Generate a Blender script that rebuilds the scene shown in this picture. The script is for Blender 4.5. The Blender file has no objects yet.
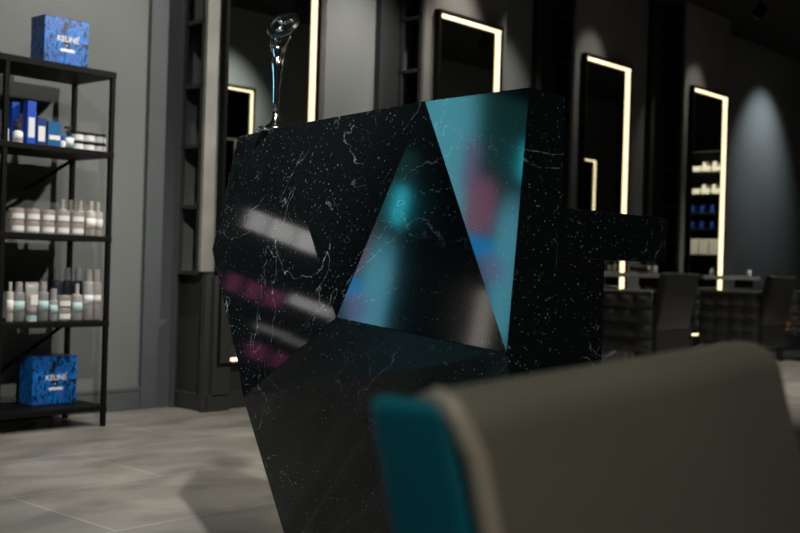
import bpy, bmesh, math, random
from mathutils import Vector, Matrix
random.seed(4)
S = bpy.context.scene
C = S.collection
PI = math.pi

# ------------------------------------------------------------------ camera
# x runs along the mirror wall, y runs into it, z is up.
TH = math.atan2(1000, 1111)
ROLL = 0.03
fw = Vector((math.cos(TH), math.sin(TH), 0)); rt = Vector((math.sin(TH), -math.cos(TH), 0)); up = Vector((0, 0, 1))
cx = rt * math.cos(ROLL) + up * math.sin(ROLL)
cy = up * math.cos(ROLL) - rt * math.sin(ROLL)
cam = bpy.data.cameras.new('camera'); co = bpy.data.objects.new('camera', cam); C.objects.link(co)
co.matrix_world = Matrix(((cx.x, cy.x, -fw.x, 0), (cx.y, cy.y, -fw.y, 0), (cx.z, cy.z, -fw.z, 0.8), (0, 0, 0, 1)))
cam.lens = 50; cam.sensor_width = 36; cam.clip_start = 0.05
cam.dof.use_dof = True; cam.dof.focus_distance = 2.7; cam.dof.aperture_fstop = 4.6
S.camera = co

# ------------------------------------------------------------------ world, exposure, lights
w = bpy.data.worlds.new('world'); S.world = w; w.use_nodes = True
w.node_tree.nodes['Background'].inputs[0].default_value = (0.5, 0.55, 0.6, 1)
w.node_tree.nodes['Background'].inputs[1].default_value = 0.05
S.view_settings.view_transform = 'Standard'; S.view_settings.look = 'None'
S.view_settings.exposure = 0.0; S.view_settings.gamma = 1.0; S.view_settings.use_curve_mapping = False
S.cycles.use_denoising = True
S.cycles.max_bounces = 8
S.cycles.sample_clamp_indirect = 4
CEIL = 3.2
# ceiling spotlights: x, y, aim x, aim y, aim z, watts, cone degrees, blend, colour, radius
WARM = (1, 0.93, 0.82); NEUT = (1.0, 0.97, 0.90); COOL = (0.8, 0.93, 1.0)
SPOTS = [
    (0.95, 0.80, 2.7, 4.0, 0.0, 370, 60, 0.9, NEUT, 0.05),
    (4.30, 2.45, 3.1, 4.7, 1.6, 290, 50, 0.9, NEUT, 0.04),
    (2.60, 3.95, 2.85, 4.98, 2.4, 65, 90, 1.0, NEUT, 0.05),
    (8.9, 2.4, 8.9, 1.14, 1.8, 40, 90, 1.0, NEUT, 0.05),  # added to lift the dark partition seen in the mirrors
    (3.10, 3.75, 3.0, 3.8, 0.0, 150, 84, 1.0, NEUT, 0.05),
    (4.95, 3.95, 5.0, 4.98, 1.9, 130, 60, 1.0, NEUT, 0.04),
    (6.55, 4.0, 6.5, 4.98, 1.9, 60, 50, 1.0, NEUT, 0.04),
    (5.75, 4.15, 5.7, 4.68, 2.3, 46, 54, 0.9, WARM, 0.04),
    (7.45, 4.15, 7.35, 4.68, 2.3, 22, 46, 0.9, WARM, 0.04),
    (9.15, 4.15, 9.05, 4.68, 2.3, 22, 46, 0.9, WARM, 0.04),
    (11.10, 4.20, 11.10, 4.98, 2.0, 70, 74, 1.0, COOL, 0.04),
    (7.0, 2.9, 7.1, 3.5, 0.3, 200, 70, 0.9, NEUT, 0.04),
    (9.6, 3.0, 9.3, 3.6, 0.3, 220, 80, 0.9, NEUT, 0.04),
    (0.05, -0.30, 0.5, 0.42, 0.6, 110, 70, 0.9, WARM, 0.04),
    (6.6, 2.2, 6.5, 1.14, 2.0, 160, 70, 0.9, NEUT, 0.04),
    (2.3, -0.9, 1.95, 1.24, 0.9, 60, 50, 0.9, NEUT, 0.04),  # added to brighten the desk end and its specks
    (12.3, 2.7, 13.3, 2.7, 1.6, 260, 60, 0.9, WARM, 0.04),
]

# ------------------------------------------------------------------ materials
def mat(name, col, rough=0.5, metal=0.0, ior=1.5, emit=None, estr=1.0, noise=0.0, scale=8.0, bump=0.0, bscale=60.0, coat=0.0):
    m = bpy.data.materials.new(name); m.use_nodes = True
    nt = m.node_tree; b = nt.nodes['Principled BSDF']
    b.inputs['Base Color'].default_value = (*col, 1); b.inputs['Roughness'].default_value = rough
    b.inputs['Metallic'].default_value = metal; b.inputs['IOR'].default_value = ior
    b.inputs['Coat Weight'].default_value = coat
    if emit:
        b.inputs['Emission Color'].default_value = (*emit, 1); b.inputs['Emission Strength'].default_value = estr
    tc = nt.nodes.new('ShaderNodeTexCoord')
    if noise:
        n = nt.nodes.new('ShaderNodeTexNoise'); n.inputs['Scale'].default_value = scale; n.inputs['Detail'].default_value = 5
        nt.links.new(tc.outputs['Object'], n.inputs['Vector'])
        r = nt.nodes.new('ShaderNodeMapRange'); r.inputs[1].default_value = 0.25; r.inputs[2].default_value = 0.75
        r.inputs[3].default_value = 1 - noise; r.inputs[4].default_value = 1 + noise
        nt.links.new(n.outputs[0], r.inputs[0])
        mx = nt.nodes.new('ShaderNodeVectorMath'); mx.operation = 'SCALE'; mx.inputs[0].default_value = col
        nt.links.new(r.outputs[0], mx.inputs['Scale']); nt.links.new(mx.outputs[0], b.inputs['Base Color'])
    if bump:
        n = nt.nodes.new('ShaderNodeTexNoise'); n.inputs['Scale'].default_value = bscale; n.inputs['Detail'].default_value = 4
        nt.links.new(tc.outputs['Object'], n.inputs['Vector'])
        bp = nt.nodes.new('ShaderNodeBump'); bp.inputs['Strength'].default_value = bump; bp.inputs['Distance'].default_value = 0.002
        nt.links.new(n.outputs[0], bp.inputs['Height']); nt.links.new(bp.outputs[0], b.inputs['Normal'])
    return m

def marble():
    m = mat('black_marble', (0.011, 0.014, 0.016), 0.07, ior=1.5)
    nt = m.node_tree; b = nt.nodes['Principled BSDF']; L = nt.links.new
    tc = nt.nodes.new('ShaderNodeTexCoord')
    def ramp(src, a, c, lo=0.0, hi=1.0):
        r = nt.nodes.new('ShaderNodeMapRange'); r.inputs[1].default_value = a; r.inputs[2].default_value = c
        r.inputs[3].default_value = lo; r.inputs[4].default_value = hi; L(src, r.inputs[0]); return r.outputs[0]
    def math_(op, a, c):
        r = nt.nodes.new('ShaderNodeMath'); r.operation = op
        for i, v in enumerate((a, c)):
            if isinstance(v, (int, float)): r.inputs[i].default_value = v
            else: L(v, r.inputs[i])
        return r.outputs[0]
    def noise(sc, det=6, dist=0.0, off=0.0):
        mp = nt.nodes.new('ShaderNodeMapping'); mp.inputs['Location'].default_value = (off, off * 2, off)
        L(tc.outputs['Object'], mp.inputs[0])
        n = nt.nodes.new('ShaderNodeTexNoise'); n.inputs['Scale'].default_value = sc; n.inputs['Detail'].default_value = det
        n.inputs['Distortion'].default_value = dist; L(mp.outputs[0], n.inputs['Vector']); return n.outputs[0]
    def vein(sc, width, off):
        n = noise(sc, 7, 0.6, off)
        d = math_('ABSOLUTE', math_('SUBTRACT', n, 0.5), 0)
        return ramp(d, width, 0.0)
    def specks(sc, size, off, gate):
        mp = nt.nodes.new('ShaderNodeMapping'); mp.inputs['Location'].default_value = (off, off, off); L(tc.outputs['Object'], mp.inputs[0])
        v = nt.nodes.new('ShaderNodeTexVoronoi'); v.inputs['Scale'].default_value = sc; L(mp.outputs[0], v.inputs['Vector'])
        s = ramp(v.outputs['Distance'], size, size * 0.4)
        sep = nt.nodes.new('ShaderNodeSeparateColor'); L(v.outputs['Color'], sep.inputs[0])
        g = math_('GREATER_THAN', sep.outputs[0], gate)
        return math_('MULTIPLY', math_('MULTIPLY', s, g), sep.outputs[1])
    patch = ramp(noise(3.2, 3, 0, 4.0), 0.47, 0.62)
    v1 = math_('MULTIPLY', vein(3.0, 0.0035, 1.3), patch)
    v2 = math_('MULTIPLY', vein(7.0, 0.006, 5.1), ramp(noise(5.0, 3, 0, 9.0), 0.54, 0.66))
    veins = math_('MULTIPLY', math_('MAXIMUM', v1, v2), ramp(noise(60, 3, 0, 2), 0.4, 0.6, 0.1, 0.9))
    sp = math_('MAXIMUM', specks(150, 0.30, 0.3, 0.78), specks(70, 0.17, 7.7, 0.76))
    sp = math_('MULTIPLY', sp, ramp(noise(6, 2, 0, 3.0), 0.4, 0.6, 0.2, 1.0))
    tot = math_('MINIMUM', math_('ADD', veins, sp), 1.0)
    mx = nt.nodes.new('ShaderNodeMix'); mx.data_type = 'RGBA'
    mx.inputs['A'].default_value = (0.011, 0.014, 0.016, 1); mx.inputs['B'].default_value = (0.8, 0.88, 0.88, 1)
    L(tot, mx.inputs['Factor']); L(mx.outputs['Result'], b.inputs['Base Color'])
    return m

def tile_floor():
    m = mat('stone_tiles', (0.3, 0.29, 0.27), 0.38)
    nt = m.node_tree; b = nt.nodes['Principled BSDF']; L = nt.links.new
    tc = nt.nodes.new('ShaderNodeTexCoord')
    mp = nt.nodes.new('ShaderNodeMapping'); mp.inputs['Location'].default_value = (-0.08, -0.38, 0); L(tc.outputs['Object'], mp.inputs[0])
    br = nt.nodes.new('ShaderNodeTexBrick'); br.offset = 0.5; br.inputs['Scale'].default_value = 1.0
    br.inputs['Mortar Size'].default_value = 0.003; br.inputs['Brick Width'].default_value = 1.2; br.inputs['Row Height'].default_value = 0.6
    br.inputs['Color1'].default_value = (0.29, 0.275, 0.25, 1); br.inputs['Color2'].default_value = (0.37, 0.34, 0.295, 1)
    br.inputs['Mortar'].default_value = (0.55, 0.53, 0.49, 1)
    L(mp.outputs[0], br.inputs['Vector'])
    mp2 = nt.nodes.new('ShaderNodeMapping'); mp2.inputs['Scale'].default_value = (1.5, 2.6, 1); mp2.inputs['Rotation'].default_value = (0, 0, 0.5); L(tc.outputs['Object'], mp2.inputs[0])
    n = nt.nodes.new('ShaderNodeTexNoise'); n.inputs['Scale'].default_value = 1.6; n.inputs['Detail'].default_value = 8; n.inputs['Distortion'].default_value = 0.6
    L(mp2.outputs[0], n.inputs['Vector'])
    r = nt.nodes.new('ShaderNodeMapRange'); r.inputs[1].default_value = 0.3; r.inputs[2].default_value = 0.7; r.inputs[3].default_value = 0.62; r.inputs[4].default_value = 1.3
    L(n.outputs[0], r.inputs[0])
    mx = nt.nodes.new('ShaderNodeVectorMath'); mx.operation = 'SCALE'; L(br.outputs['Color'], mx.inputs[0]); L(r.outputs[0], mx.inputs['Scale'])
    L(mx.outputs[0], b.inputs['Base Color'])
    return m

def blue_print(name, strength=1.0):
    m = mat(name, (0.01, 0.12, 0.5), 0.35)
    nt = m.node_tree; b = nt.nodes['Principled BSDF']; L = nt.links.new
    tc = nt.nodes.new('ShaderNodeTexCoord')
    mp = nt.nodes.new('ShaderNodeMapping'); mp.inputs['Scale'].default_value = (38, 38, 16); L(tc.outputs['Object'], mp.inputs[0])
    n = nt.nodes.new('ShaderNodeTexNoise'); n.inputs['Scale'].default_value = 1.0; n.inputs['Detail'].default_value = 3; n.inputs['Distortion'].default_value = 1.6
    L(mp.outputs[0], n.inputs['Vector'])
    cr = nt.nodes.new('ShaderNodeValToRGB'); e = cr.color_ramp.elements
    e[0].position = 0.41; e[0].color = (0.003, 0.012, 0.03, 1); e[1].position = 0.47; e[1].color = (0.0, 0.15, 0.58, 1)
    for p, c in ((0.53, (0.0, 0.23, 0.80)), (0.58, (0.0, 0.09, 0.34)), (0.66, (0.10, 0.09, 0.42))):
        q = e.new(p); q.color = (*c, 1)
    L(n.outputs[0], cr.inputs[0]); L(cr.outputs[0], b.inputs['Base Color'])
    return m

def tuft_leather():
    m = mat('tufted_black_leather', (0.045, 0.048, 0.045), 0.32)
    return m

M = dict(
    marble=marble(), floor=tile_floor(),
    wall=mat('grey_wall_paint', (0.16, 0.165, 0.16), 0.8, noise=0.08, scale=2, bump=0.1),
    shade_baseboard=mat('blue_grey_shade_and_baseboard', (0.085, 0.093, 0.098), 0.7, noise=0.05),
    dark=mat('charcoal_laminate', (0.035, 0.036, 0.035), 0.6, noise=0.12, scale=5),
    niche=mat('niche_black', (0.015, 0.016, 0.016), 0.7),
    concrete=mat('pale_concrete', (0.26, 0.25, 0.225), 0.75, noise=0.22, scale=6, bump=0.2),
    pil=mat('pilaster_grey', (0.15, 0.147, 0.14), 0.75, noise=0.15, scale=5),
    ceil=mat('black_ceiling', (0.014, 0.014, 0.014), 0.9),
    mirror=mat('mirror_glass', (0.72, 0.8, 0.76), 0.01, metal=1.0),
    shaft=mat('black_shaft_laminate', (0.018, 0.018, 0.018), 0.7, noise=0.08),
    dim_mirror=mat('dimmed_mirror_glass', (0.08, 0.09, 0.085), 0.02, metal=1.0),  # ordinary mirror darkened so its second reflection stays dim
    black=mat('black_powder_coated_steel', (0.006, 0.006, 0.006), 0.55, ior=1.2),
    led=mat('warm_led', (1, 0.9, 0.7), 0.5, emit=(1, 0.74, 0.45), estr=1.9),
    lens=mat('lamp_lens', (1, 1, 1), 0.3, emit=(1, 0.95, 0.85), estr=4),
    chrome=mat('chrome', (0.85, 0.85, 0.86), 0.16, metal=1.0),
    leather=mat('grey_green_leather', (0.145, 0.145, 0.115), 0.42, noise=0.08, scale=5, bump=0.25, bscale=120),
    lit_edge=mat('beige_lit_edge', (0.33, 0.30, 0.24), 0.5),
    teal=mat('teal_lit_leather', (0.0, 0.125, 0.175), 0.45, noise=0.06, bump=0.25, bscale=120),
    bleather=mat('black_leather', (0.02, 0.021, 0.02), 0.36, bump=0.2),
    tleather=tuft_leather(),
    arm_highlight=mat('grey_arm_highlight', (0.09, 0.09, 0.08), 0.35),
    cream=mat('pale_beige_plastic', (0.47, 0.43, 0.38), 0.4),
    creamd=mat('greige_plastic', (0.33, 0.31, 0.30), 0.4),
    lid=mat('beige_lid', (0.34, 0.29, 0.25), 0.4),
    white=mat('white_label', (0.75, 0.74, 0.72), 0.5),
    mint=mat('pale_mint_label', (0.42, 0.58, 0.58), 0.5),
    grey=mat('grey_plastic', (0.22, 0.22, 0.23), 0.35),
    darkbot=mat('dark_bottle', (0.03, 0.035, 0.05), 0.2),
    blackp=mat('black_plastic', (0.012, 0.012, 0.013), 0.35),
    blue=mat('royal_blue_card', (0.005, 0.07, 0.48), 0.4),
    navy=mat('navy_card', (0.006, 0.03, 0.16), 0.4),
    tealc=mat('petrol_blue_card', (0.004, 0.10, 0.26), 0.4),
    cyan=mat('turquoise_plastic', (0.01, 0.3, 0.45), 0.3),
    print=blue_print('blue_leaf_print'),
    logo=mat('white_print', (0.85, 0.85, 0.88), 0.5),
    paper=mat('cream_packaging', (0.5, 0.45, 0.36), 0.5),
)
def emis(name, col, s): return mat(name, tuple(c * 0.5 for c in col), 0.5, emit=col, estr=s)

# ------------------------------------------------------------------ mesh helpers
def box(bm, x0, y0, z0, x1, y1, z1):
    vs = [bm.verts.new((x, y, z)) for x in (x0, x1) for y in (y0, y1) for z in (z0, z1)]
    for f in ((0, 1, 3, 2), (4, 6, 7, 5), (0, 4, 5, 1), (2, 3, 7, 6), (0, 2, 6, 4), (1, 5, 7, 3)):
        bm.faces.new([vs[i] for i in f])
    return vs
def lathe(bm, prof, n=20, c=(0, 0, 0), sx=1.0, sy=1.0):
    rings = []
    for r, z in prof:
        if r < 1e-6: rings.append([bm.verts.new((c[0], c[1], c[2] + z))])
        else: rings.append([bm.verts.new((c[0] + r * sx * math.cos(2 * PI * i / n), c[1] + r * sy * math.sin(2 * PI * i / n), c[2] + z)) for i in range(n)])
    for a, b in zip(rings, rings[1:]):
        for i in range(n):
            j = (i + 1) % n
            if len(a) == 1 and len(b) == 1: continue
            if len(a) == 1: bm.faces.new((a[0], b[j], b[i]))
            elif len(b) == 1: bm.faces.new((a[i], a[j], b[0]))
            else: bm.faces.new((a[i], a[j], b[j], b[i]))
    for r, rev in ((rings[0], True), (rings[-1], False)):
        if len(r) > 2: bm.faces.new(list(reversed(r)) if rev else r)
def tube(bm, pts, rad, n=10):
    pts = [Vector(p) for p in pts]
    if not isinstance(rad, (list, tuple)): rad = [rad] * len(pts)
    rings = []; ref = Vector((0, 0, 1))
    for i, p in enumerate(pts):
        d = (pts[min(i + 1, len(pts) - 1)] - pts[max(i - 1, 0)]).normalized()
        if abs(d.dot(ref)) > 0.95: ref = Vector((1, 0, 0))
        a = d.cross(ref).normalized(); b = d.cross(a).normalized()
        rings.append([bm.verts.new(p + (a * math.cos(2 * PI * k / n) + b * math.sin(2 * PI * k / n)) * rad[i]) for k in range(n)])
    for a, b in zip(rings, rings[1:]):
        for k in range(n): bm.faces.new((a[k], a[(k + 1) % n], b[(k + 1) % n], b[k]))
    bm.faces.new(rings[0]); bm.faces.new(list(reversed(rings[-1])))
def obj(name, bm, m, parent=None, smooth=False, bevel=0.0, seg=2, sub=0):
    bmesh.ops.recalc_face_normals(bm, faces=bm.faces)
    me = bpy.data.meshes.new(name); bm.to_mesh(me); bm.free()
    me.materials.append(m)
    o = bpy.data.objects.new(name, me); C.objects.link(o); o.parent = parent
    if smooth:
        for p in me.polygons: p.use_smooth = True
    if bevel:
        b = o.modifiers.new('bevel', 'BEVEL'); b.width = bevel; b.segments = seg; b.limit_method = 'ANGLE'; b.angle_limit = math.radians(12 if seg == 1 else 30)
        if seg > 2:
            for p in me.polygons: p.use_smooth = True
    if sub:
        s_ = o.modifiers.new('sub', 'SUBSURF'); s_.levels = sub; s_.render_levels = sub
    return o
def bx(name, m, p0, p1, parent=None, bevel=0.0, seg=2):
    bm = bmesh.new(); box(bm, *p0, *p1); return obj(name, bm, m, parent, bevel=bevel, seg=seg)
def tag(o, label, cat, group=None, kind=None):
    o['label'] = label; o['category'] = cat
    if group: o['group'] = group
    if kind: o['kind'] = kind
    return o
def thing(name, label, cat, loc=(0, 0, 0), rz=0, group=None):
    o = bpy.data.objects.new(name, None); C.objects.link(o); o.location = loc; o.rotation_euler = (0, 0, rz); o.empty_display_size = 0.1
    return tag(o, label, cat, group)
def struct(name, m, p0, p1, bevel=0):
    o = bx(name, m, p0, p1, bevel=bevel); o['kind'] = 'structure'; return o
def dup(root, loc, label, rz=None):
    r = root.copy(); C.objects.link(r); r.location = loc; r['label'] = label
    if rz is not None: r.rotation_euler = (0, 0, rz)
    for ch in list(root.children):
        c = ch.copy(); C.objects.link(c); c.parent = r
        for g in list(ch.children):
            d = g.copy(); C.objects.link(d); d.parent = c
    return r

# ------------------------------------------------------------------ room shell
WY = 4.98
X0, X1, Y0 = -3.6, 13.6, -2.6
struct('floor', M['floor'], (X0, Y0, -0.1), (X1, WY + 0.2, 0))
struct('ceiling', M['ceil'], (X0, Y0, CEIL), (X1, WY + 0.2, CEIL + 0.1))
struct('wall_back', M['wall'], (X0, WY, 0), (X1, WY + 0.12, CEIL))
struct('wall_left', M['dark'], (X0 - 0.1, Y0, 0), (X0, WY + 0.12, CEIL))
struct('wall_right', M['dark'], (X1, Y0, 0), (X1 + 0.1, WY + 0.12, CEIL))
struct('wall_front', M['dark'], (X0, Y0 - 0.1, 0), (X1, Y0, CEIL))
struct('wall_partition', M['wall'], (5.2, 1.0, 0), (X1, 1.14, CEIL))
bb = bmesh.new(); box(bb, X0, WY - 0.018, 0, 3.66, WY, 0.11); box(bb, X0, WY - 0.022, 0.10, 3.66, WY, 0.118)
o = obj('baseboard_back', bb, M['shade_baseboard'], bevel=0.003); o['kind'] = 'structure'

MX = [3.78 + 1.745 * k for k in range(4)]
for k, u in enumerate(MX):
    # dark strip standing in for the shade on the wall beside each pilaster
    struct('trim_%d' % (k + 1), M['shade_baseboard'] if k == 0 else M['niche'], (u - 0.30, WY - (0.024 if k == 0 else 0.05), 0.0), (u - 0.121, WY, CEIL))
    if k == 0: struct('trim_13', M['shade_baseboard'], (u - 0.1235, 4.91, 0.0), (u - 0.1203, WY - 0.0245, CEIL))  # same shade tone carried over the rear stile
    bm = bmesh.new()
    # pilaster, open on its left side as a column of niches
    a, b_ = u - 0.12, u + 0.74
    box(bm, a, 4.73, 0.74, a + 0.022, 4.76, CEIL)                 # front stile
    box(bm, a, 4.90, 0.74, a + 0.022, WY, CEIL)                   # rear stile
    box(bm, a + 0.18, 4.73, 0, b_, WY, CEIL)                      # solid core
    for z in (0.722, 1.075, 1.40, 1.72, 2.065, 2.41, 2.75, 3.08):
        box(bm, a, 4.735, z, a + 0.18, WY - 0.005, z + 0.022)
    box(bm, a, 4.66, 0.0, a + 0.03, 4.70, 0.72)                   # lower cupboard stiles and plinth
    box(bm, a, 4.93, 0.0, a + 0.03, WY, 0.72)
    box(bm, a + 0.02, 4.66, 0.0, a + 0.18, WY - 0.005, 0.09)
    box(bm, a + 0.06, 4.66, 0.08, a + 0.18, WY - 0.005, 0.72)
    o = obj('niche_column', bm, M['dark'] if k == 0 else M['shaft'], bevel=0.002)
    tag(o, ['dark niche column left of the first mirror, between the wall and the desk',
            'dark niche column left of the second mirror, above the black desk',
            'dark niche column left of the third mirror, right of the desk end',
            'dark niche column left of the fourth mirror, farthest along the wall'][k], 'shelving', 'niche columns along the mirror wall')
    bm = bmesh.new(); box(bm, a - 0.004, 4.705, 0.741, b_ + 0.004, 4.73, CEIL)
    o = obj('trim_%d' % (k + 5), bm, M['concrete'] if k == 0 else M['pil'], bevel=0.002); o['kind'] = 'structure'
    # ledge + base below the concrete face
    bm = bmesh.new(); box(bm, a + 0.031, 4.705, 0.0, b_ + 0.004, 4.73, 0.735); box(bm, a + 0.031, 4.685, 0.0, u - 0.06, 4.705, 0.735)
    o = obj('trim_%d' % (k + 9), bm, M['dark'], bevel=0.003); o['kind'] = 'structure'

# ------------------------------------------------------------------ mirrors with LED frames
def led_mirror(u, z0, z1, y, label, flip=1, wd=0.69, group='tall LED framed mirrors'):
    t = thing('led_mirror', label, 'mirror', (u, y, 0), 0 if flip == 1 else PI, group)
    bm = bmesh.new(); f = 0.022; dpt = 0.045
    box(bm, 0, -dpt, z0, f, 0, z1); box(bm, wd - f, -dpt, z0, wd, 0, z1)
    box(bm, f, -dpt, z1 - f, wd - f, 0, z1); box(bm, f, -dpt, z0, wd - f, 0, z0 + f)
    obj('frame', bm, M['black'], t, bevel=0.002)
    bm = bmesh.new(); box(bm, f, -0.022, z0 + f, wd - f, -0.012, z1 - f); obj('mirror_glass', bm, M['mirror'] if flip == 1 else M['dim_mirror'], t)
    g = 0.021; q0, q1 = (wd - f - g, wd - f - 0.006) if flip == 1 else (f + 0.006, f + g)
    bm = bmesh.new()
    box(bm, f + 0.01, -0.040, z1 - f - g, wd - f, -0.023, z1 - f - 0.006)
    box(bm, q0, -0.040, z0 + f + g, q1, -0.023, z1 - f - g)
    box(bm, f + 0.01, -0.040, z0 + f + 0.006, wd - f, -0.023, z0 + f + g)
    obj('led_strip', bm, M['led'], t)
    return t
ML = ['tall LED framed mirror behind the trophy, at the left end of the desk',
      'tall LED framed mirror right above the peak of the desk',
      'tall LED framed mirror just right of the desk, above the counter wing',
      'tall LED framed mirror farthest right, reflecting shelves of products']
for k, u in enumerate(MX): led_mirror(u - 0.035, 0.235, 2.480, 4.704, ML[k])
led_mirror(6.95, 0.24, 2.46, 1.141, 'LED framed mirror on the opposite partition, seen reflected behind the trophy', flip=-1)
led_mirror(13.05, 0.24, 2.35, 1.141, 'LED framed mirror seen only as a thin reflected line in the third mirror', flip=-1)

# ------------------------------------------------------------------ reception desk
A = (2.008, 2.434, 1.15); E_ = (1.935, 2.185, 1.154); B = (1.767, 1.534, 1.15); Cc = (1.739, 1.245, 1.15)
CALC = dict(F=(1.710, 1.722, 0.684), D=(1.70, 1.252, 0.642), V=(1.96, 2.474, 0.830), W=(1.824, 2.189, 0.555), G=(1.785, 2.115, 0.466), H=(1.99, 2.13, 0.0), I=(1.86, 1.245, 0.0))
F_, D_, V_, W_, G_, H_, I_ = (CALC[k] for k in 'FDVWGHI')
desk = thing('reception_desk', 'black speckled marble reception desk with faceted front and counter wing', 'desk', (1.95, 1.8, 0))
def loc(p): return Vector(p) - Vector((1.95, 1.8, 0))
def ub(v): return 1.862 + 0.2 * (v - 1.245)
bm = bmesh.new()
names = dict(A=A, E=E_, B=B, C=Cc, F=F_, D=D_, V=V_, W=W_, G=G_, H=H_, I=I_)
vv = {k: bm.verts.new(loc(p)) for k, p in names.items()}
for k in 'AEBCVWGHI':
    p = names[k]; vv[k + 'b'] = bm.verts.new(loc((ub(p[1]), p[1], p[2])))
vv['Db'] = bm.verts.new(loc((ub(1.245), 1.245, D_[2])))
def fc(s): bm.faces.new([vv[k] for k in s.split()])
for s in ('A E F W V', 'E B F', 'B D F', 'B C D', 'W F G', 'F D G', 'G D H', 'D I H',
          'A Ab Eb E', 'E Eb Bb B', 'B Bb Cb C', 'C Cb Db D', 'D Db Ib I', 'A V Vb Ab', 'V W Wb Vb', 'W G Gb Wb', 'G H Hb Gb', 'H I Ib Hb',
          'Ab Vb Wb Gb Hb Ib Db Cb Bb Eb'): fc(s)
obj('front_panel', bm, M['marble'], desk, bevel=0.0028, seg=1)
def dbox(name, p0, p1, m=M['marble'], bevel=0.0012):
    return bx(name, m, tuple(loc(p0)), tuple(loc(p1)), desk, bevel=bevel, seg=1)
dbox('pedestal', (1.864, 1.247, 0), (2.03, 1.31, 0.826))
dbox('countertop', (1.858, 1.243, 0.827), (2.29, 1.97, 0.928), bevel=0.002)

# ------------------------------------------------------------------ trophy
tr = thing('trophy', 'chrome figurine trophy holding up an oval disc, standing on the desk', 'trophy', (1.977, 2.244, 1.151), 0)
tr.scale = (1.04,) * 3
bm = bmesh.new()
lathe(bm, [(0, 0), (0.034, 0), (0.036, 0.004), (0.033, 0.010), (0.022, 0.017), (0.013, 0.026), (0.009, 0.04), (0.0085, 0.05)], 28)
lathe(bm, [(0, 0), (0.014, 0), (0.016, 0.005), (0.013, 0.010), (0.006, 0.013), (0, 0.014)], 20, c=(-0.022, 0.022, 0))
obj('base', bm, M['chrome'], tr, smooth=True)
bm = bmesh.new()
lathe(bm, [(0.0085, 0.045), (0.0085, 0.08), (0.0095, 0.11), (0.0115, 0.145), (0.0145, 0.165), (0.015, 0.175), (0.011, 0.186), (0.0095, 0.192), (0.0135, 0.205), (0.0145, 0.213), (0.009, 0.221), (0.005, 0.225), (0.0045, 0.229), (0, 0.23)], 20)
lathe(bm, [(0, 0.226), (0.006, 0.229), (0.0085, 0.236), (0.0075, 0.244), (0.003, 0.249), (0, 0.25)], 16)
obj('figure', bm, M['chrome'], tr, smooth=True)
r_ = Vector((0.669, -0.743, 0))       # sideways direction
for sgn, pts in ((1, [(0.012, 0.205), (0.026, 0.225), (0.034, 0.25), (0.036, 0.262)]), (-1, [(-0.012, 0.205), (-0.016, 0.225), (-0.012, 0.245), (-0.004, 0.255)])):
    bm = bmesh.new(); tube(bm, [r_ * a_ + Vector((0, 0, z)) for a_, z in pts], [0.0045, 0.004, 0.0035, 0.003], 10)
    obj('arm', bm, M['chrome'], tr, smooth=True)
bm = bmesh.new(); tube(bm, [r_ * a_ + Vector((0, 0, z)) for a_, z in [(0.006, 0.09), (0.014, 0.15), (0.02, 0.2), (0.031, 0.235), (0.036, 0.258)]], [0.002, 0.004, 0.004, 0.004, 0.003], 10)
obj('drapery', bm, M['chrome'], tr, smooth=True)
disc = bpy.data.objects.new('oval_disc', None)
bm = bmesh.new()
lathe(bm, [(0.027, -0.004), (0.038, -0.005), (0.042, 0), (0.038, 0.006), (0.032, 0.0065), (0.027, 0.004)], 32)
obj_d = obj('oval_ring', bm, M['chrome'], tr, smooth=False)
bm = bmesh.new(); lathe(bm, [(0, -0.002), (0.0275, -0.002), (0.0275, 0.0035), (0, 0.0035)], 32)
od2 = obj('disc_face', bm, M['blackp'], obj_d)
bm = bmesh.new()
for q in range(3):
    an = q * 2.1; tube(bm, [(0.004 * math.cos(an), 0.004 * math.sin(an), 0.006), (0.016 * math.cos(an + .5), 0.016 * math.sin(an + .5), 0.006), (0.026 * math.cos(an + .3), 0.026 * math.sin(an + .3), 0.006)], [0.002, 0.004, 0.002], 8)
obj('relief', bm, M['chrome'], obj_d, smooth=True)
# the ring faces the viewer's side, tipped upward
nrm = (Vector((-0.743, -0.669, 0)) * 0.72 + Vector((0, 0, 0.62)) - r_ * 0.40).normalized()
obj_d.rotation_mode = 'QUATERNION'; obj_d.rotation_quaternion = nrm.to_track_quat('Z', 'Y')
obj_d.location = r_ * 0.014 + Vector((0, 0, 0.274)); obj_d.scale = (1.12, 1.12, 1.12)

# ------------------------------------------------------------------ retail rack
FX = 4.55; BX = 4.90
rack = thing('retail_rack', 'black steel retail rack with five shelves against the left wall', 'shelving', (2.4, 4.72, 0))
def rl(x, y, z): return (x - 2.4, y - 4.72, z)
for x in (1.80, 2.44, 2.98):
    for y in (FX, BX - 0.02):
        bx('post', M['black'], rl(x, y, 0), rl(x + 0.022, y + 0.022, 1.68), rack, bevel=0.002)
SH = [0.10, 0.50, 0.90, 1.30, 1.68]
for z in SH:
    bx('shelf', M['black'], rl(1.80, FX - 0.002, z - 0.026 if z < 1.6 else z - 0.03), rl(3.004, BX + 0.004, z), rack, bevel=0.002)
for x0, x1 in ((2.46, 2.98), (1.82, 2.44)):
    for q, (za, zb) in enumerate(((0.93, 1.27), (0.13, 0.47))):
        bm = bmesh.new(); tube(bm, [rl(x0, BX - 0.008, za), rl(x1, BX - 0.008, zb)], 0.009, 6); obj('brace', bm, M['black'], rack)

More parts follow.
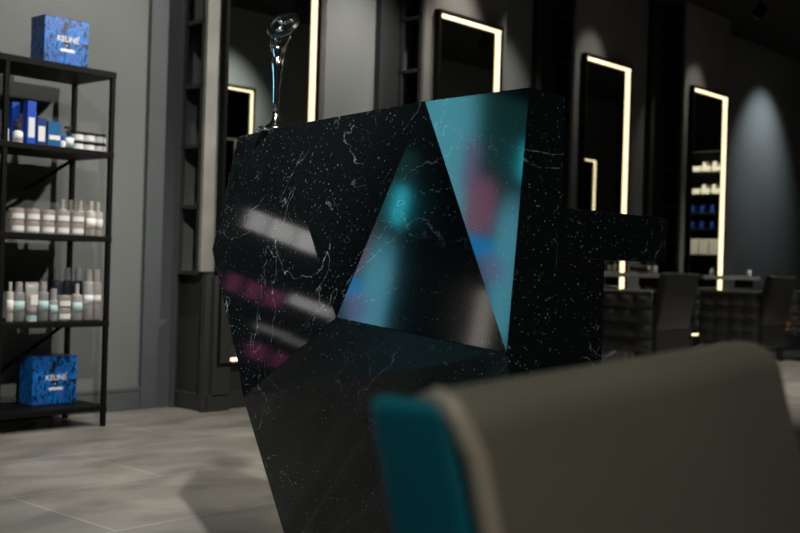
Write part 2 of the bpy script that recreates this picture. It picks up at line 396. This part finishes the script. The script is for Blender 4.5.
def label_box(name, label, cat, x0, x1, y0, z0, h, depth, m, lab=None, lm=None, group=None):
    t = thing(name, label, cat, ((x0 + x1) / 2, y0 + depth / 2, z0), 0, group); wd = (x1 - x0)
    bx('carton', m, (-wd / 2, -depth / 2, 0), (wd / 2, depth / 2, h), t, bevel=0.001, seg=1)
    if lab:
        a, b, c, d = lab
        bx('label', lm or M['white'], (-wd / 2 + wd * a, -depth / 2 - 0.0008, h * c), (-wd / 2 + wd * b, -depth / 2 - 0.0001, h * d), t)
    return t
# printed gift boxes
def gift_box(label, x, z, wd=0.228, h=0.218, dp=0.12, y=4.60):
    t = thing('gift_box', label, 'box', (x, y + dp / 2, z), 0, 'blue printed gift boxes')
    o = bx('carton', M['print'], (-wd / 2, -dp / 2, 0), (wd / 2, dp / 2, h), t, bevel=0.002)
    bx('lid_seam', M['navy'], (-wd / 2 - 0.0006, -dp / 2 - 0.0003, h * 0.985), (wd / 2 + 0.0006, dp / 2, h * 0.99), t)
    cu = bpy.data.curves.new('lettering', 'FONT'); cu.body = 'KEUNE'; cu.size = 0.036; cu.align_x = 'CENTER'; cu.extrude = 0.0004; cu.offset = 0.0007
    tmp = bpy.data.objects.new('tmp', cu); C.objects.link(tmp)
    dg = bpy.context.evaluated_depsgraph_get(); me = bpy.data.meshes.new_from_object(tmp.evaluated_get(dg))
    bpy.data.objects.remove(tmp)
    me.materials.clear(); me.materials.append(M['logo'])
    L = bpy.data.objects.new('lettering', me); C.objects.link(L); L.parent = t
    L.rotation_euler = (PI / 2, 0, 0); L.location = (0.005, -dp / 2 - 0.0012, h * 0.50)
    bm = bmesh.new(); yy = -dp / 2
    tube(bm, [(0.050, yy - 0.001, h * 0.50 + 0.028), (0.064, yy - 0.001, h * 0.50 + 0.034)], 0.0016, 6)
    obj('accent', bm, M['logo'], t); bm = bmesh.new()
    tube(bm, [(-0.004, yy - 0.001, h * 0.40), (0.004, yy - 0.001, h * 0.40 + 0.008)], 0.001, 6)
    tube(bm, [(0.004, yy - 0.001, h * 0.40), (-0.004, yy - 0.001, h * 0.40 + 0.008)], 0.001, 6)
    obj('cross', bm, M['logo'], t); bm = bmesh.new()
    for q in range(7):
        xx = -0.032 + q * 0.0105; box(bm, xx, yy - 0.0012, h * 0.29, xx + 0.0106, yy - 0.0002, h * 0.29 + 0.013 + (q % 3) * 0.001)
    obj('second_line', bm, M['logo'], t)
    return t
gift_box('blue leaf-printed gift box standing on the top shelf of the rack', 2.765, 1.681)
gift_box('blue leaf-printed gift box on the bottom shelf of the rack', 2.828, 0.101, wd=0.232, h=0.226, y=4.72)

# second shelf: blue cartons, spray bottles and jars
z = 1.301; fy = 4.60
G2 = 'blue and white products on the second shelf'
label_box('product_carton', 'tall royal blue carton, left one of the pair of tallest cartons', 'carton', 2.538, 2.575, fy + 0.06, z, 0.19, 0.04, M['blue'], (0.45, 0.95, 0.2, 0.5), None, G2)
label_box('product_carton', 'tallest royal blue carton with a large white label on the second shelf', 'carton', 2.579, 2.622, fy, z, 0.195, 0.04, M['blue'], (0.15, 0.85, 0.16, 0.62), None, G2)
label_box('product_carton', 'navy carton with white label between the tall and petrol blue cartons', 'carton', 2.628, 2.675, fy, z, 0.125, 0.045, M['navy'], (0.15, 0.85, 0.15, 0.70), None, G2)
label_box('product_carton', 'petrol blue square carton with a white stripe on the second shelf', 'carton', 2.683, 2.750, fy, z, 0.115, 0.055, M['tealc'], (0.1, 0.93, 0.28, 0.46), None, G2)
def bottle(name, label, cat, x, y, z, r, h, body, cap, neck=0.7, lab=None, lm=None, group=None, sq=1.0, capr=0.45):
    t = thing(name, label, cat, (x, y, z), 0, group)
    bm = bmesh.new(); s = h * neck
    lathe(bm, [(0, 0), (r * 0.92, 0), (r, 0.003), (r, s - r * 0.4), (r * 0.9, s - r * 0.15), (r * 0.5, s), (r * 0.42, s + 0.002), (0, s + 0.002)], 20, sy=sq)
    obj('bottle_body', bm, body, t, smooth=True)
    bm = bmesh.new(); lathe(bm, [(0, s), (r * capr, s), (r * capr, h - 0.002), (r * capr * 0.85, h), (0, h)], 16)
    obj('cap', bm, cap, t, smooth=False)
    if lab:
        bm = bmesh.new(); a, b = lab; n = 14
        vs = [[bm.verts.new(((r + d_) * math.cos(an), (r + d_) * math.sin(an) * sq, q * h)) for an in [-PI / 2 - 1.35 + 2.7 * i / n for i in range(n + 1)]] for q in (a, b) for d_ in (0.0006,)]
        for i in range(n): bm.faces.new((vs[0][i], vs[0][i + 1], vs[1][i + 1], vs[1][i]))
        l = obj('label', bm, lm or M['white'], t, smooth=True); so = l.modifiers.new('s', 'SOLIDIFY'); so.thickness = 0.0004; so.offset = 1
    return t
def spray(label, x, y, z, body, head, group):
    t = bottle('spray_bottle', label, 'bottle', x, y, z, 0.022, 0.08, body, head, 0.7, (0.12, 0.62), M['white'], group)
    bm = bmesh.new(); tube(bm, [(0, 0, 0.07), (0, 0, 0.098)], 0.005, 8); box(bm, -0.02, -0.007, 0.092, 0.012, 0.007, 0.106); tube(bm, [(-0.012, 0, 0.09), (-0.017, 0, 0.072)], 0.0025, 6)
    obj('spray_head', bm, head, t, bevel=0.001); return t
spray('spray bottle with white label and black head left of the tall cartons', 2.545, fy + 0.02, z, M['white'], M['blackp'], G2)
spray('spray bottle with turquoise neck beside the white jars', 2.802, fy + 0.02, z, M['cyan'], M['blackp'], G2)
bottle('product_bottle', 'short white bottle with blue cap right of the petrol blue carton', 'bottle', 2.768, fy + 0.018, z, 0.014, 0.058, M['white'], M['blue'], 0.6, None, None, G2, capr=0.8)
bottle('product_bottle', 'white bottle beside the rack post at the left frame edge, second shelf', 'bottle', 2.482, fy + 0.01, z, 0.014, 0.075, M['white'], M['blackp'], 0.8, None, None, G2, capr=0.7)
bottle('product_bottle', 'blue-topped bottle cut by the left picture edge, second shelf', 'bottle', 2.448, fy + 0.05, z, 0.018, 0.105, M['white'], M['blue'], 0.5, None, None, G2, capr=0.9)
def jar(label, x, y, z, r, h, body, lidm, lm, group, lo=0.02):
    t = thing('cosmetic_jar', label, 'jar', (x, y, z), 0, group)
    bm = bmesh.new(); lathe(bm, [(0, 0), (r * 0.95, 0), (r, 0.002), (r, h * 0.68), (0, h * 0.68)], 22); obj('jar_body', bm, body, t, smooth=False)
    bm = bmesh.new(); lathe(bm, [(0, h * 0.68), (r * 1.02, h * 0.68), (r * 1.02, h * 0.96), (r * 0.97, h), (0, h)], 22); obj('lid', bm, lidm, t)
    if lm:
        bm = bmesh.new(); n = 12
        vs = [[bm.verts.new(((r + 0.0007) * math.cos(an), (r + 0.0007) * math.sin(an), q * h)) for an in [-PI / 2 - 1.0 + 2.2 * i / n for i in range(n + 1)]] for q in (0.16, 0.58)]
        for i in range(n): bm.faces.new((vs[0][i], vs[0][i + 1], vs[1][i + 1], vs[1][i]))
        l = obj('label', bm, lm, t); so = l.modifiers.new('s', 'SOLIDIFY'); so.thickness = 0.0004; so.offset = 1
    return t
col = ['left', 'middle', 'right']; row = ['lower', 'upper']
for i in range(3):
    for j in range(2):
        jar('white jar with black lid, %s row, %s of three stacks, second shelf' % (row[j], col[i]), 2.853 + i * 0.0605, fy + 0.03, z + j * 0.044, 0.028, 0.042, M['white'], M['blackp'], None, 'white jars with black lids')
# third shelf: beige jars and bottles
z = 0.901
cn = ['leftmost', 'second', 'middle', 'fourth', 'rightmost']
for i in range(5):
    for j in range(2):
        jar('beige jar, %s row, %s of five stacks, third shelf' % (row[j], cn[i]), 2.560 + i * 0.0765, fy + 0.038, z + j * 0.056, 0.034, 0.054, M['creamd'], M['lid'], M['white'], 'stacked beige jars on the third shelf')
bl = dict(group='beige bottles on the third shelf')
bottle('product_bottle', 'tall beige bottle next to the jars at the right of the third shelf', 'bottle', 2.938, fy + 0.03, z, 0.028, 0.165, M['cream'], M['cream'], 0.72, (0.2, 0.5), M['white'], **bl)
bottle('product_bottle', 'tall beige bottle against the right post on the third shelf', 'bottle', 2.993 - 0.005, fy + 0.055, z, 0.026, 0.165, M['cream'], M['cream'], 0.72, (0.2, 0.5), M['white'], **bl)
for i, (x, nm) in enumerate(((2.852, 'leftmost'), (2.897, 'middle'), (2.947, 'rightmost'))):
    bottle('product_bottle', 'beige bottle in the rear row behind the jars, %s of three' % nm, 'bottle', x, fy + 0.14, z, 0.022, 0.17, M['cream'], M['cream'], 0.74, None, None, **bl)
def tubeb(label, x, y, z, wd, h, body, cap, lm, group):
    t = thing('cosmetic_tube', label, 'tube', (x, y, z), 0, group)
    bm = bmesh.new(); n = 20; rings = []
    for q in range(6):
        f = q / 5; rx = wd / 2 * (0.72 + 0.28 * f); ry = wd / 2 * 0.72 * (1 - f) + 0.0015
        rings.append([bm.verts.new((rx * math.cos(2 * PI * i / n), ry * math.sin(2 * PI * i / n), h * 0.16 + h * 0.84 * f)) for i in range(n)])
    for a, b in zip(rings, rings[1:]):
        for i in range(n): bm.faces.new((a[i], a[(i + 1) % n], b[(i + 1) % n], b[i]))
    bm.faces.new(rings[0]); bm.faces.new(rings[-1]); obj('tube_body', bm, body, t, smooth=True)
    bm = bmesh.new(); lathe(bm, [(0, 0), (wd * 0.37, 0), (wd * 0.37, h * 0.158), (0, h * 0.158)], 18); obj('cap', bm, cap, t)
    bm = bmesh.new(); box(bm, -wd * 0.22, -wd * 0.31, h * 0.42, wd * 0.30, -wd * 0.26, h * 0.68)
    o = obj('label', bm, lm, t); o.rotation_euler = (0, 0, 0)
    return t
tubeb('pale tube cut by the left picture edge on the third shelf', 2.452, fy + 0.05, z, 0.06, 0.17, M['cream'], M['cream'], M['white'], 'cosmetic tubes')
# fourth shelf
z = 0.501; g4 = 'greige bottles on the fourth shelf'
bottle('product_bottle', 'slim cream bottle leftmost on the fourth shelf, beside the post', 'bottle', 2.531, fy + 0.02, z, 0.016, 0.178, M['cream'], M['cream'], 0.75, (0.22, 0.55), M['white'], g4)
bottle('product_bottle', 'greige bottle with mint label left of the wide tube', 'bottle', 2.579, fy + 0.03, z, 0.026, 0.178, M['grey'], M['creamd'], 0.76, (0.25, 0.52), M['mint'], g4, capr=0.6)
tubeb('wide greige tube standing on its pale cap, fourth shelf', 2.643, fy + 0.03, z, 0.068, 0.178, M['creamd'], M['mint'], M['white'], 'cosmetic tubes')
bottle('product_bottle', 'greige bottle with mint label right of the wide tube', 'bottle', 2.70, fy + 0.03, z, 0.025, 0.18, M['grey'], M['creamd'], 0.76, (0.25, 0.52), M['mint'], g4, capr=0.6)
bottle('product_bottle', 'small slim greige bottle left of the two stacked jars', 'bottle', 2.748, fy + 0.02, z, 0.019, 0.148, M['creamd'], M['creamd'], 0.68, (0.22, 0.5), M['mint'], g4, capr=0.75)
for j in range(2):
    jar('greige jar, %s one of the single stack on the fourth shelf' % row[j], 2.808, fy + 0.036, z + j * 0.060, 0.034, 0.058, M['grey'], M['lid'], M['white'], 'stacked jars on the fourth shelf')
bottle('product_bottle', 'pump bottle with mint label right of the stacked jars', 'bottle', 2.876, fy + 0.03, z, 0.026, 0.172, M['creamd'], M['cream'], 0.72, (0.22, 0.5), M['mint'], g4, capr=0.35)
bottle('product_bottle', 'tall greige bottle with white label, second from the right post', 'bottle', 2.936, fy + 0.03, z, 0.028, 0.24, M['creamd'], M['creamd'], 0.77, (0.33, 0.5), M['white'], g4, capr=0.72)
bottle('product_bottle', 'tall greige bottle with white label touching the right post', 'bottle', 2.991, fy + 0.055, z, 0.026, 0.24, M['creamd'], M['creamd'], 0.77, (0.33, 0.5), M['white'], g4, capr=0.72)
for i, nm in enumerate(('left', 'middle', 'right')):
    bottle('product_bottle', 'dark bottle with grey cap in the rear row, %s of three' % nm, 'bottle', 2.835 + i * 0.056, fy + 0.14, z, 0.024, 0.245, M['darkbot'], M['grey'], 0.76, None, None, 'dark bottles in the rear row', capr=0.6)
bottle('product_bottle', 'dark blue bottle cut by the left picture edge on the fourth shelf', 'bottle', 2.455, fy + 0.05, z, 0.024, 0.16, M['navy'], M['blackp'], 0.76, None, None, g4)

# ------------------------------------------------------------------ foreground chair (faces the viewer's right)
ch = thing('salon_chair', 'grey-green leather salon chair with side coloured for teal light, blurred in the foreground', 'chair', (0.796, 0.432, -0.010), math.radians(5.5))
W2 = 0.292
def slab(name, m, x0, x1, t, z0, z1, bev, parent=ch, seg=5, taper=0.0, y0=0.0):
    # reclined slab: y follows the recline of 17 degrees
    bm = bmesh.new(); rc = 0.27; top = 0.733
    vs = box(bm, x0, y0, z0, x1, t, z1)
    for v in vs:
        v.co.y += (v.co.z - top) * rc
        if v.co.x > (x0 + x1) / 2: v.co.x += 0.0
        if v.co.z > (z0 + z1) / 2 and taper: v.co.z += taper * (v.co.x - x0)
    return obj(name, bm, m, parent, bevel=bev, seg=seg)
slab('backrest', M['leather'], -W2, W2, 0.062, 0.42, 0.733, 0.026, taper=0.022)
slab('teal_lit_side', M['teal'], -W2 - 0.008, -W2 + 0.014, 0.068, 0.40, 0.731, 0.010, y0=0.007)  # teal light put into the colour of the chair side
bm = bmesh.new()
rc = 0.27; tube(bm, [(-W2 + 0.002, (q - 0.733) * rc - 0.001 + max(0, q - 0.70) * 0.4, q) for q in (0.41, 0.5, 0.6, 0.70, 0.718, 0.728)] + [(-W2 + 0.006, 0.022, 0.732)], 0.0075, 10)
obj('lit_edge', bm, M['lit_edge'], ch, smooth=True)  # light on the rounded leather corner, made as a pale tube
bx('seat', M['leather'], (-W2 + 0.02, -0.60, 0.36), (W2 - 0.02, -0.09, 0.46), ch, bevel=0.03, seg=4)
for s in (-1, 1):
    bx('armrest', M['leather'], (s * (W2 + 0.01) - 0.03, -0.58, 0.30), (s * (W2 + 0.01) + 0.03, -0.06, 0.56), ch, bevel=0.015, seg=3)
bm = bmesh.new(); lathe(bm, [(0, 0), (0.26, 0), (0.26, 0.012), (0.24, 0.02), (0.06, 0.035), (0.045, 0.06), (0.04, 0.36), (0, 0.36)], 36, c=(0, -0.32, 0)); obj('pedestal_base', bm, M['chrome'], ch, smooth=True)

# ------------------------------------------------------------------ styling chairs in the distance
def styling_chair(x, y, label):
    t = thing('styling_chair', label, 'chair', (x, y, 0), 0, 'black styling chairs at the mirrors')
    wd, dp = 0.50, 0.56
    # outer left side: tufted pads
    for s, nm in ((0, 1), (1, 1)):
        bm = bmesh.new(); n, mz = 24, 24; x_ = 0 if s == 0 else wd; sg = -1 if s == 0 else 1
        g = [[None] * (mz + 1) for _ in range(n + 1)]
        for i in range(n + 1):
            for j in range(mz + 1):
                fy_, fz = i / n, j / mz
                puff = 0.034 * (abs(math.sin(PI * fy_ * 4)) ** 0.4) * (abs(math.sin(PI * fz * 4)) ** 0.4)
                g[i][j] = bm.verts.new((x_ + sg * puff, 0.03 + (dp - 0.03) * fy_, 0.24 + 0.42 * fz))
        for i in range(n):
            for j in range(mz): bm.faces.new((g[i][j], g[i + 1][j], g[i + 1][j + 1], g[i][j + 1]))
        back = [bm.verts.new((x_ - sg * 0.06, yy, zz)) for yy, zz in ((0.03, 0.24), (dp, 0.24), (dp, 0.66), (0.03, 0.66))]
        bm.faces.new(back)
        edge = [[g[i][0] for i in range(n + 1)], [g[n][j] for j in range(mz + 1)], [g[i][mz] for i in range(n, -1, -1)], [g[0][j] for j in range(mz, -1, -1)]]
        for q in range(4): bm.faces.new(edge[q] + [back[(q + 1) % 4], back[q]])
        obj('tufted_side', bm, M['tleather'], t, smooth=True)
        bx('arm_top_highlight', M['arm_highlight'], (x_ - (0.02 if s == 0 else 0.055), 0.03, 0.655), (x_ + (0.055 if s == 0 else 0.02), dp, 0.682), t, bevel=0.009, seg=3)  # paler pad added for the highlight along the arm top
    bm = bmesh.new()
    vs = box(bm, 0.005, 0, 0.40, wd - 0.005, 0.07, 0.815)
    for v in vs: v.co.y -= max(0, v.co.z - 0.45) * 0.22
    obj('backrest', bm, M['bleather'], t, bevel=0.022, seg=4)
    bx('lower_back', M['bleather'], (0.01, 0.0, 0.22), (wd - 0.01, 0.06, 0.46), t, bevel=0.01)
    bx('seat', M['bleather'], (0.07, 0.04, 0.34), (wd - 0.07, dp - 0.01, 0.47), t, bevel=0.02, seg=3)
    bm = bmesh.new(); lathe(bm, [(0, 0), (0.23, 0), (0.23, 0.01), (0.2, 0.02), (0.05, 0.03), (0.035, 0.05), (0.03, 0.24), (0, 0.24)], 32, c=(wd / 2, dp / 2, 0)); obj('pedestal_base', bm, M['chrome'], t, smooth=True)
    bm = bmesh.new(); tube(bm, [(0.08, dp, 0.22), (0.09, dp + 0.15, 0.12), (wd - 0.09, dp + 0.15, 0.12), (wd - 0.08, dp, 0.22)], 0.01, 8); obj('footrest', bm, M['chrome'], t, smooth=True)
    return t
sc1 = styling_chair(6.98, 3.86, 'black styling chair with tufted side, nearest one, right of the desk counter')
dup(sc1, (6.98 + 1.745, 3.86, 0), 'black styling chair with tufted side, second one, before the farthest mirror')
dup(sc1, (6.98 + 3.49, 3.98, 0), 'black styling chair standing before the plain wall at the right edge')

# styling shelves across the mirrors
def styling_shelf(x, label):
    t = thing('styling_shelf', label, 'shelf', (x, 4.42, 0), 0, 'styling shelves at the mirrors')
    bx('shelf_board', M['pil'], (0, 0, 0.770), (1.15, 0.195, 0.805), t, bevel=0.003)
    for q in (0.1, 1.02): bx('bracket', M['black'], (q, 0.02, 0.70), (q + 0.02, 0.195, 0.769), t)
    return t
s1 = styling_shelf(7.02, 'grey styling shelf crossing the third mirror, right of the desk')
dup(s1, (8.78, 4.42, 0), 'grey styling shelf crossing the farthest mirror')
for i, (x, h) in enumerate(((7.98, 0.05), (8.09, 0.055), (10.02, 0.05))):
    p = (x, 4.50, 0.806) if x < 8.2 else (9.85, 4.50, 0.806)
    o = bottle('styling_bottle', ['small shiny bottle on the nearer styling shelf, left of two', 'small shiny bottle on the nearer styling shelf, right of two', 'small shiny bottle on the farther styling shelf'][i], 'bottle', *p, 0.022, h + 0.03, M['white'], M['chrome'], 0.7, None, None, 'small bottles on the styling shelves')
hd = thing('hair_dryer', 'black hair dryer lying on the nearer styling shelf', 'hair dryer', (7.84, 4.50, 0.8065))
bm = bmesh.new(); tube(bm, [(-0.11, 0, 0.036), (-0.05, 0, 0.036), (0.0, 0, 0.036), (0.06, 0, 0.036), (0.09, 0, 0.036)], [0.02, 0.024, 0.036, 0.036, 0.028], 16); obj('barrel', bm, M['blackp'], hd, smooth=True)
bm = bmesh.new(); tube(bm, [(0.03, 0, 0.03), (0.05, -0.05, 0.018), (0.06, -0.065, 0.016)], [0.017, 0.015, 0.014], 12); obj('handle', bm, M['blackp'], hd, smooth=True)
bm = bmesh.new(); lathe(bm, [(0.028, -0.003), (0.037, -0.003), (0.037, 0.003), (0.028, 0.003)], 20); o = obj('chrome_ring', bm, M['chrome'], hd); o.rotation_euler = (0, PI / 2, 0); o.location = (0.03, 0, 0.036)
cd = thing('candle', 'amber glowing candle in a black holder beside the rightmost chair', 'candle', (10.40, 4.42, 0))
bm = bmesh.new(); lathe(bm, [(0, 0), (0.03, 0), (0.035, 0.3), (0.03, 0.3), (0.028, 0.28), (0, 0.28)], 18); obj('holder', bm, M['blackp'], cd)
bm = bmesh.new(); lathe(bm, [(0, 0.281), (0.02, 0.285), (0.024, 0.31), (0.008, 0.34), (0, 0.345)], 12); obj('flame', bm, emis('amber_flame', (1, 0.35, 0.06), 5.0), cd, smooth=True)

# ------------------------------------------------------------------ things the marble and mirrors reflect
# unseen screen left of the rack, its picture shaped to the desk reflections
scr = thing('wall_screen', 'large assumed wall screen with blurred teal and violet picture, reflected in the desk', 'screen', (-1.17, 4.95, 1.65))
bx('bezel', M['black'], (-0.565, -0.03, -0.82), (0.565, 0.02, 0.82), scr, bevel=0.004)
def screen_mat():
    m = bpy.data.materials.new('screen_picture'); m.use_nodes = True; nt = m.node_tree; b = nt.nodes['Principled BSDF']; L = nt.links.new
    b.inputs['Base Color'].default_value = (0.01, 0.01, 0.01, 1)
    tc = nt.nodes.new('ShaderNodeTexCoord'); sep = nt.nodes.new('ShaderNodeSeparateXYZ'); L(tc.outputs['Object'], sep.inputs[0])
    def mth(op, a, c=0.0, d=None):
        r = nt.nodes.new('ShaderNodeMath'); r.operation = op
        for i, v in enumerate((a, c) if d is None else (a, c, d)):
            if isinstance(v, (int, float)): r.inputs[i].default_value = v
            else: L(v, r.inputs[i])
        return r.outputs[0]
    cur = None
    def blob(col, cx_, cz_, rx, rz, k):
        nonlocal cur
        u = mth('DIVIDE', mth('SUBTRACT', sep.outputs[0], cx_), rx); v = mth('DIVIDE', mth('SUBTRACT', sep.outputs[2], cz_), rz)
        d = mth('ADD', mth('POWER', mth('ABSOLUTE', u), 3), mth('POWER', mth('ABSOLUTE', v), 3))
        r = nt.nodes.new('ShaderNodeMapRange'); r.inputs[1].default_value = 1.5; r.inputs[2].default_value = 0.3; r.inputs[3].default_value = 0; r.inputs[4].default_value = k; L(d, r.inputs[0])
        mx = nt.nodes.new('ShaderNodeMix'); mx.data_type = 'RGBA'; L(r.outputs[0], mx.inputs['Factor'])
        if cur is None: mx.inputs['A'].default_value = (0.006, 0.03, 0.028, 1)
        else: L(cur, mx.inputs['A'])
        mx.inputs['B'].default_value = (*col, 1); cur = mx.outputs['Result']
    for a in BLOBS: blob(*a)
    L(cur, b.inputs['Emission Color']); b.inputs['Emission Strength'].default_value = 13
    return m
BLOBS = [((0.08, 0.34, 0.42), 0.24, 0.12, 0.27, 0.85, 1), ((0.08, 0.32, 0.42), -0.41, -0.32, 0.15, 0.50, 1),
         ((0.13, 0.10, 0.20), 0.0, 0.30, 0.07, 0.18, 0.9), ((0.19, 0.07, 0.12), -0.12, 0.07, 0.13, 0.19, 1),
         ((0.0, 0.20, 0.50), -0.16, -0.19, 0.12, 0.08, 1), ((0.12, 0.14, 0.28), -0.27, -0.30, 0.10, 0.10, 0.9),
         ((0.03, 0.55, 0.68), -0.47, 0.43, 0.07, 0.14, 1)]
bx('screen_panel', screen_mat(), (-0.55, -0.034, -0.80), (0.55, -0.031, 0.80), scr)

# unseen boxes made to glow for the white and magenta desk reflections
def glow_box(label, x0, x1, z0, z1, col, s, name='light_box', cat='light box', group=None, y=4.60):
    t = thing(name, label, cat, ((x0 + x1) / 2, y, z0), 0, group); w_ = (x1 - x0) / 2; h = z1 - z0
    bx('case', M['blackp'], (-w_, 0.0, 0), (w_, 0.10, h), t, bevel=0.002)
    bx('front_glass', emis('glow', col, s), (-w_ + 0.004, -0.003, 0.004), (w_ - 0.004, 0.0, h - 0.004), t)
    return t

cab = thing('dark_reflection_cabinet', 'black cabinet added left of the rack to darken the desk reflection', 'cabinet', (1.03, 4.75, 0))  # unseen dark backing for what the left desk facets reflect
for q in (-0.72, 0.70): bx('side', M['niche'], (q, -0.18, 0), (q + 0.02, 0.2, 2.5), cab)
bx('back_board', M['niche'], (-0.72, 0.18, 0), (0.72, 0.22, 2.5), cab)
for z in (0.05, 0.245, 0.42, 0.70, 0.955, 1.262, 1.6, 2.0, 2.48): bx('shelf', M['niche'], (-0.70, -0.18, z), (0.70, 0.18, z + 0.02), cab)
for i, (x0, x1) in enumerate(((1.33, 1.46), (1.465, 1.60), (1.605, 1.715))):
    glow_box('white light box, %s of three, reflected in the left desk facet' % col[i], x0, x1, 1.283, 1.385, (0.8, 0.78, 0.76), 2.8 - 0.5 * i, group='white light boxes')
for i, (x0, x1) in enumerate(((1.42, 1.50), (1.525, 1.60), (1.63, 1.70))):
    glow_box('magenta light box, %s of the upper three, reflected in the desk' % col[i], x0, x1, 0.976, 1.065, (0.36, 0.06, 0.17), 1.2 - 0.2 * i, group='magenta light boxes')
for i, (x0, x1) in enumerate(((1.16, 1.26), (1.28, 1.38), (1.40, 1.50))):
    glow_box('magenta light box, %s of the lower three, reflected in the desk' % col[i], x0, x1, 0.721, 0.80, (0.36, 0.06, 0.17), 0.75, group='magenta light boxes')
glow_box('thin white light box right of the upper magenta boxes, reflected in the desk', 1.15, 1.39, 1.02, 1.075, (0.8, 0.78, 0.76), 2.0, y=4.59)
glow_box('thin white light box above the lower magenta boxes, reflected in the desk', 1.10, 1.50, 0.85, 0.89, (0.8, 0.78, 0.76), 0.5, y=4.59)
wl = thing('reflection_lamp', 'unseen white cylinder lamp added for the pale reflection low in the desk', 'lamp', (-2.62, 4.93, 1.33))  # added glow for the pale patch reflected low in the desk
bm = bmesh.new(); lathe(bm, [(0, 0), (0.055, 0), (0.06, 0.01), (0.06, 0.42), (0.055, 0.43), (0, 0.43)], 24, c=(0, -0.07, 0)); obj('lamp_shade', bm, emis('lamp_glow', (0.9, 0.82, 0.72), 4.0), wl, smooth=False)
bx('wall_plate', M['black'], (-0.03, -0.02, 0.1), (0.03, 0.05, 0.33), wl)

# opposite side: product display on the end wall, seen in the farthest mirror
ds = thing('product_display', 'tall product display shelf reflected in the farthest mirror', 'shelving', (13.35, 2.75, 0))
for y in (-0.75, 0.73): bx('side', M['black'], (-0.15, y, 0), (0.2, y + 0.02, 2.7), ds)
for z in (0.3, 0.7, 1.07, 1.41, 1.61, 1.85, 2.14, 2.40): bx('shelf', M['black'], (-0.15, -0.73, z - 0.02), (0.2, 0.73, z), ds)
for z, h, n_, wv, mm, what in ((2.141, 0.07, 5, 0.125, 'paper', 'cream carton, top row'), (1.851, 0.07, 5, 0.125, 'paper', 'cream carton, second row'),
                               (1.611, 0.09, 6, 0.05, 'navy', 'small dark blue carton, third row'), (1.411, 0.08, 6, 0.05, 'navy', 'small dark blue carton, fourth row'), (1.071, 0.20, 5, 0.13, 'paper', 'tall cream carton, lowest row')):
    for i in range(n_):
        y = 2.36 + i * 0.14
        tag(bx('display_carton', M[mm], (13.22, y, z), (13.34, y + wv, z + h), bevel=0.003), what + ' of the display reflected in the farthest mirror', 'carton', 'cartons of the reflected display')
        if h == 0.07 and i % 3 != 1:
            tag(bx('display_carton', M[mm], (13.23, y + 0.01, z + h + 0.0005), (13.33, y + 0.06, z + h + 0.05), bevel=0.003), 'small ' + what + ', stacked on another, reflected in the farthest mirror', 'carton', 'cartons of the reflected display')
bx('back_board', M['niche'], (0.17, -0.73, 0), (0.2, 0.73, 2.7), ds)

# ------------------------------------------------------------------ ceiling spotlights
for i, (x, y, ax, ay, az, wt, cone, bl_, col, rad) in enumerate(SPOTS):
    t = thing('ceiling_spotlight', 'black ceiling spotlight above and outside the picture', 'spotlight', (x, y, CEIL), 0, 'ceiling spotlights')
    d = (Vector((ax, ay, az)) - Vector((x, y, CEIL - 0.12))).normalized(); q = d.to_track_quat('-Z', 'Y')
    bm = bmesh.new(); tube(bm, [(0, 0, 0), (0, 0, -0.05)], 0.012, 8); obj('stem', bm, M['black'], t)
    bm = bmesh.new(); lathe(bm, [(0.0, 0.06), (0.045, 0.06), (0.05, 0.05), (0.05, -0.06), (0.044, -0.06), (0.044, -0.045), (0, -0.045)], 20)
    h = obj('housing', bm, M['black'], t); h.rotation_mode = 'QUATERNION'; h.rotation_quaternion = q; h.location = (0, 0, -0.11)
    bm = bmesh.new(); lathe(bm, [(0, -0.05), (0.042, -0.05), (0.042, -0.046), (0, -0.046)], 20)
    l_ = obj('lens', bm, M['lens'], h)
    ld = bpy.data.lights.new('spot', 'SPOT'); ld.energy = wt; ld.spot_size = math.radians(cone); ld.spot_blend = bl_; ld.color = col; ld.shadow_soft_size = rad
    lo = bpy.data.objects.new('spot', ld); C.objects.link(lo); lo.parent = t; lo.rotation_mode = 'QUATERNION'; lo.rotation_quaternion = q
    lo.location = Vector((0, 0, -0.11)) + d * 0.075
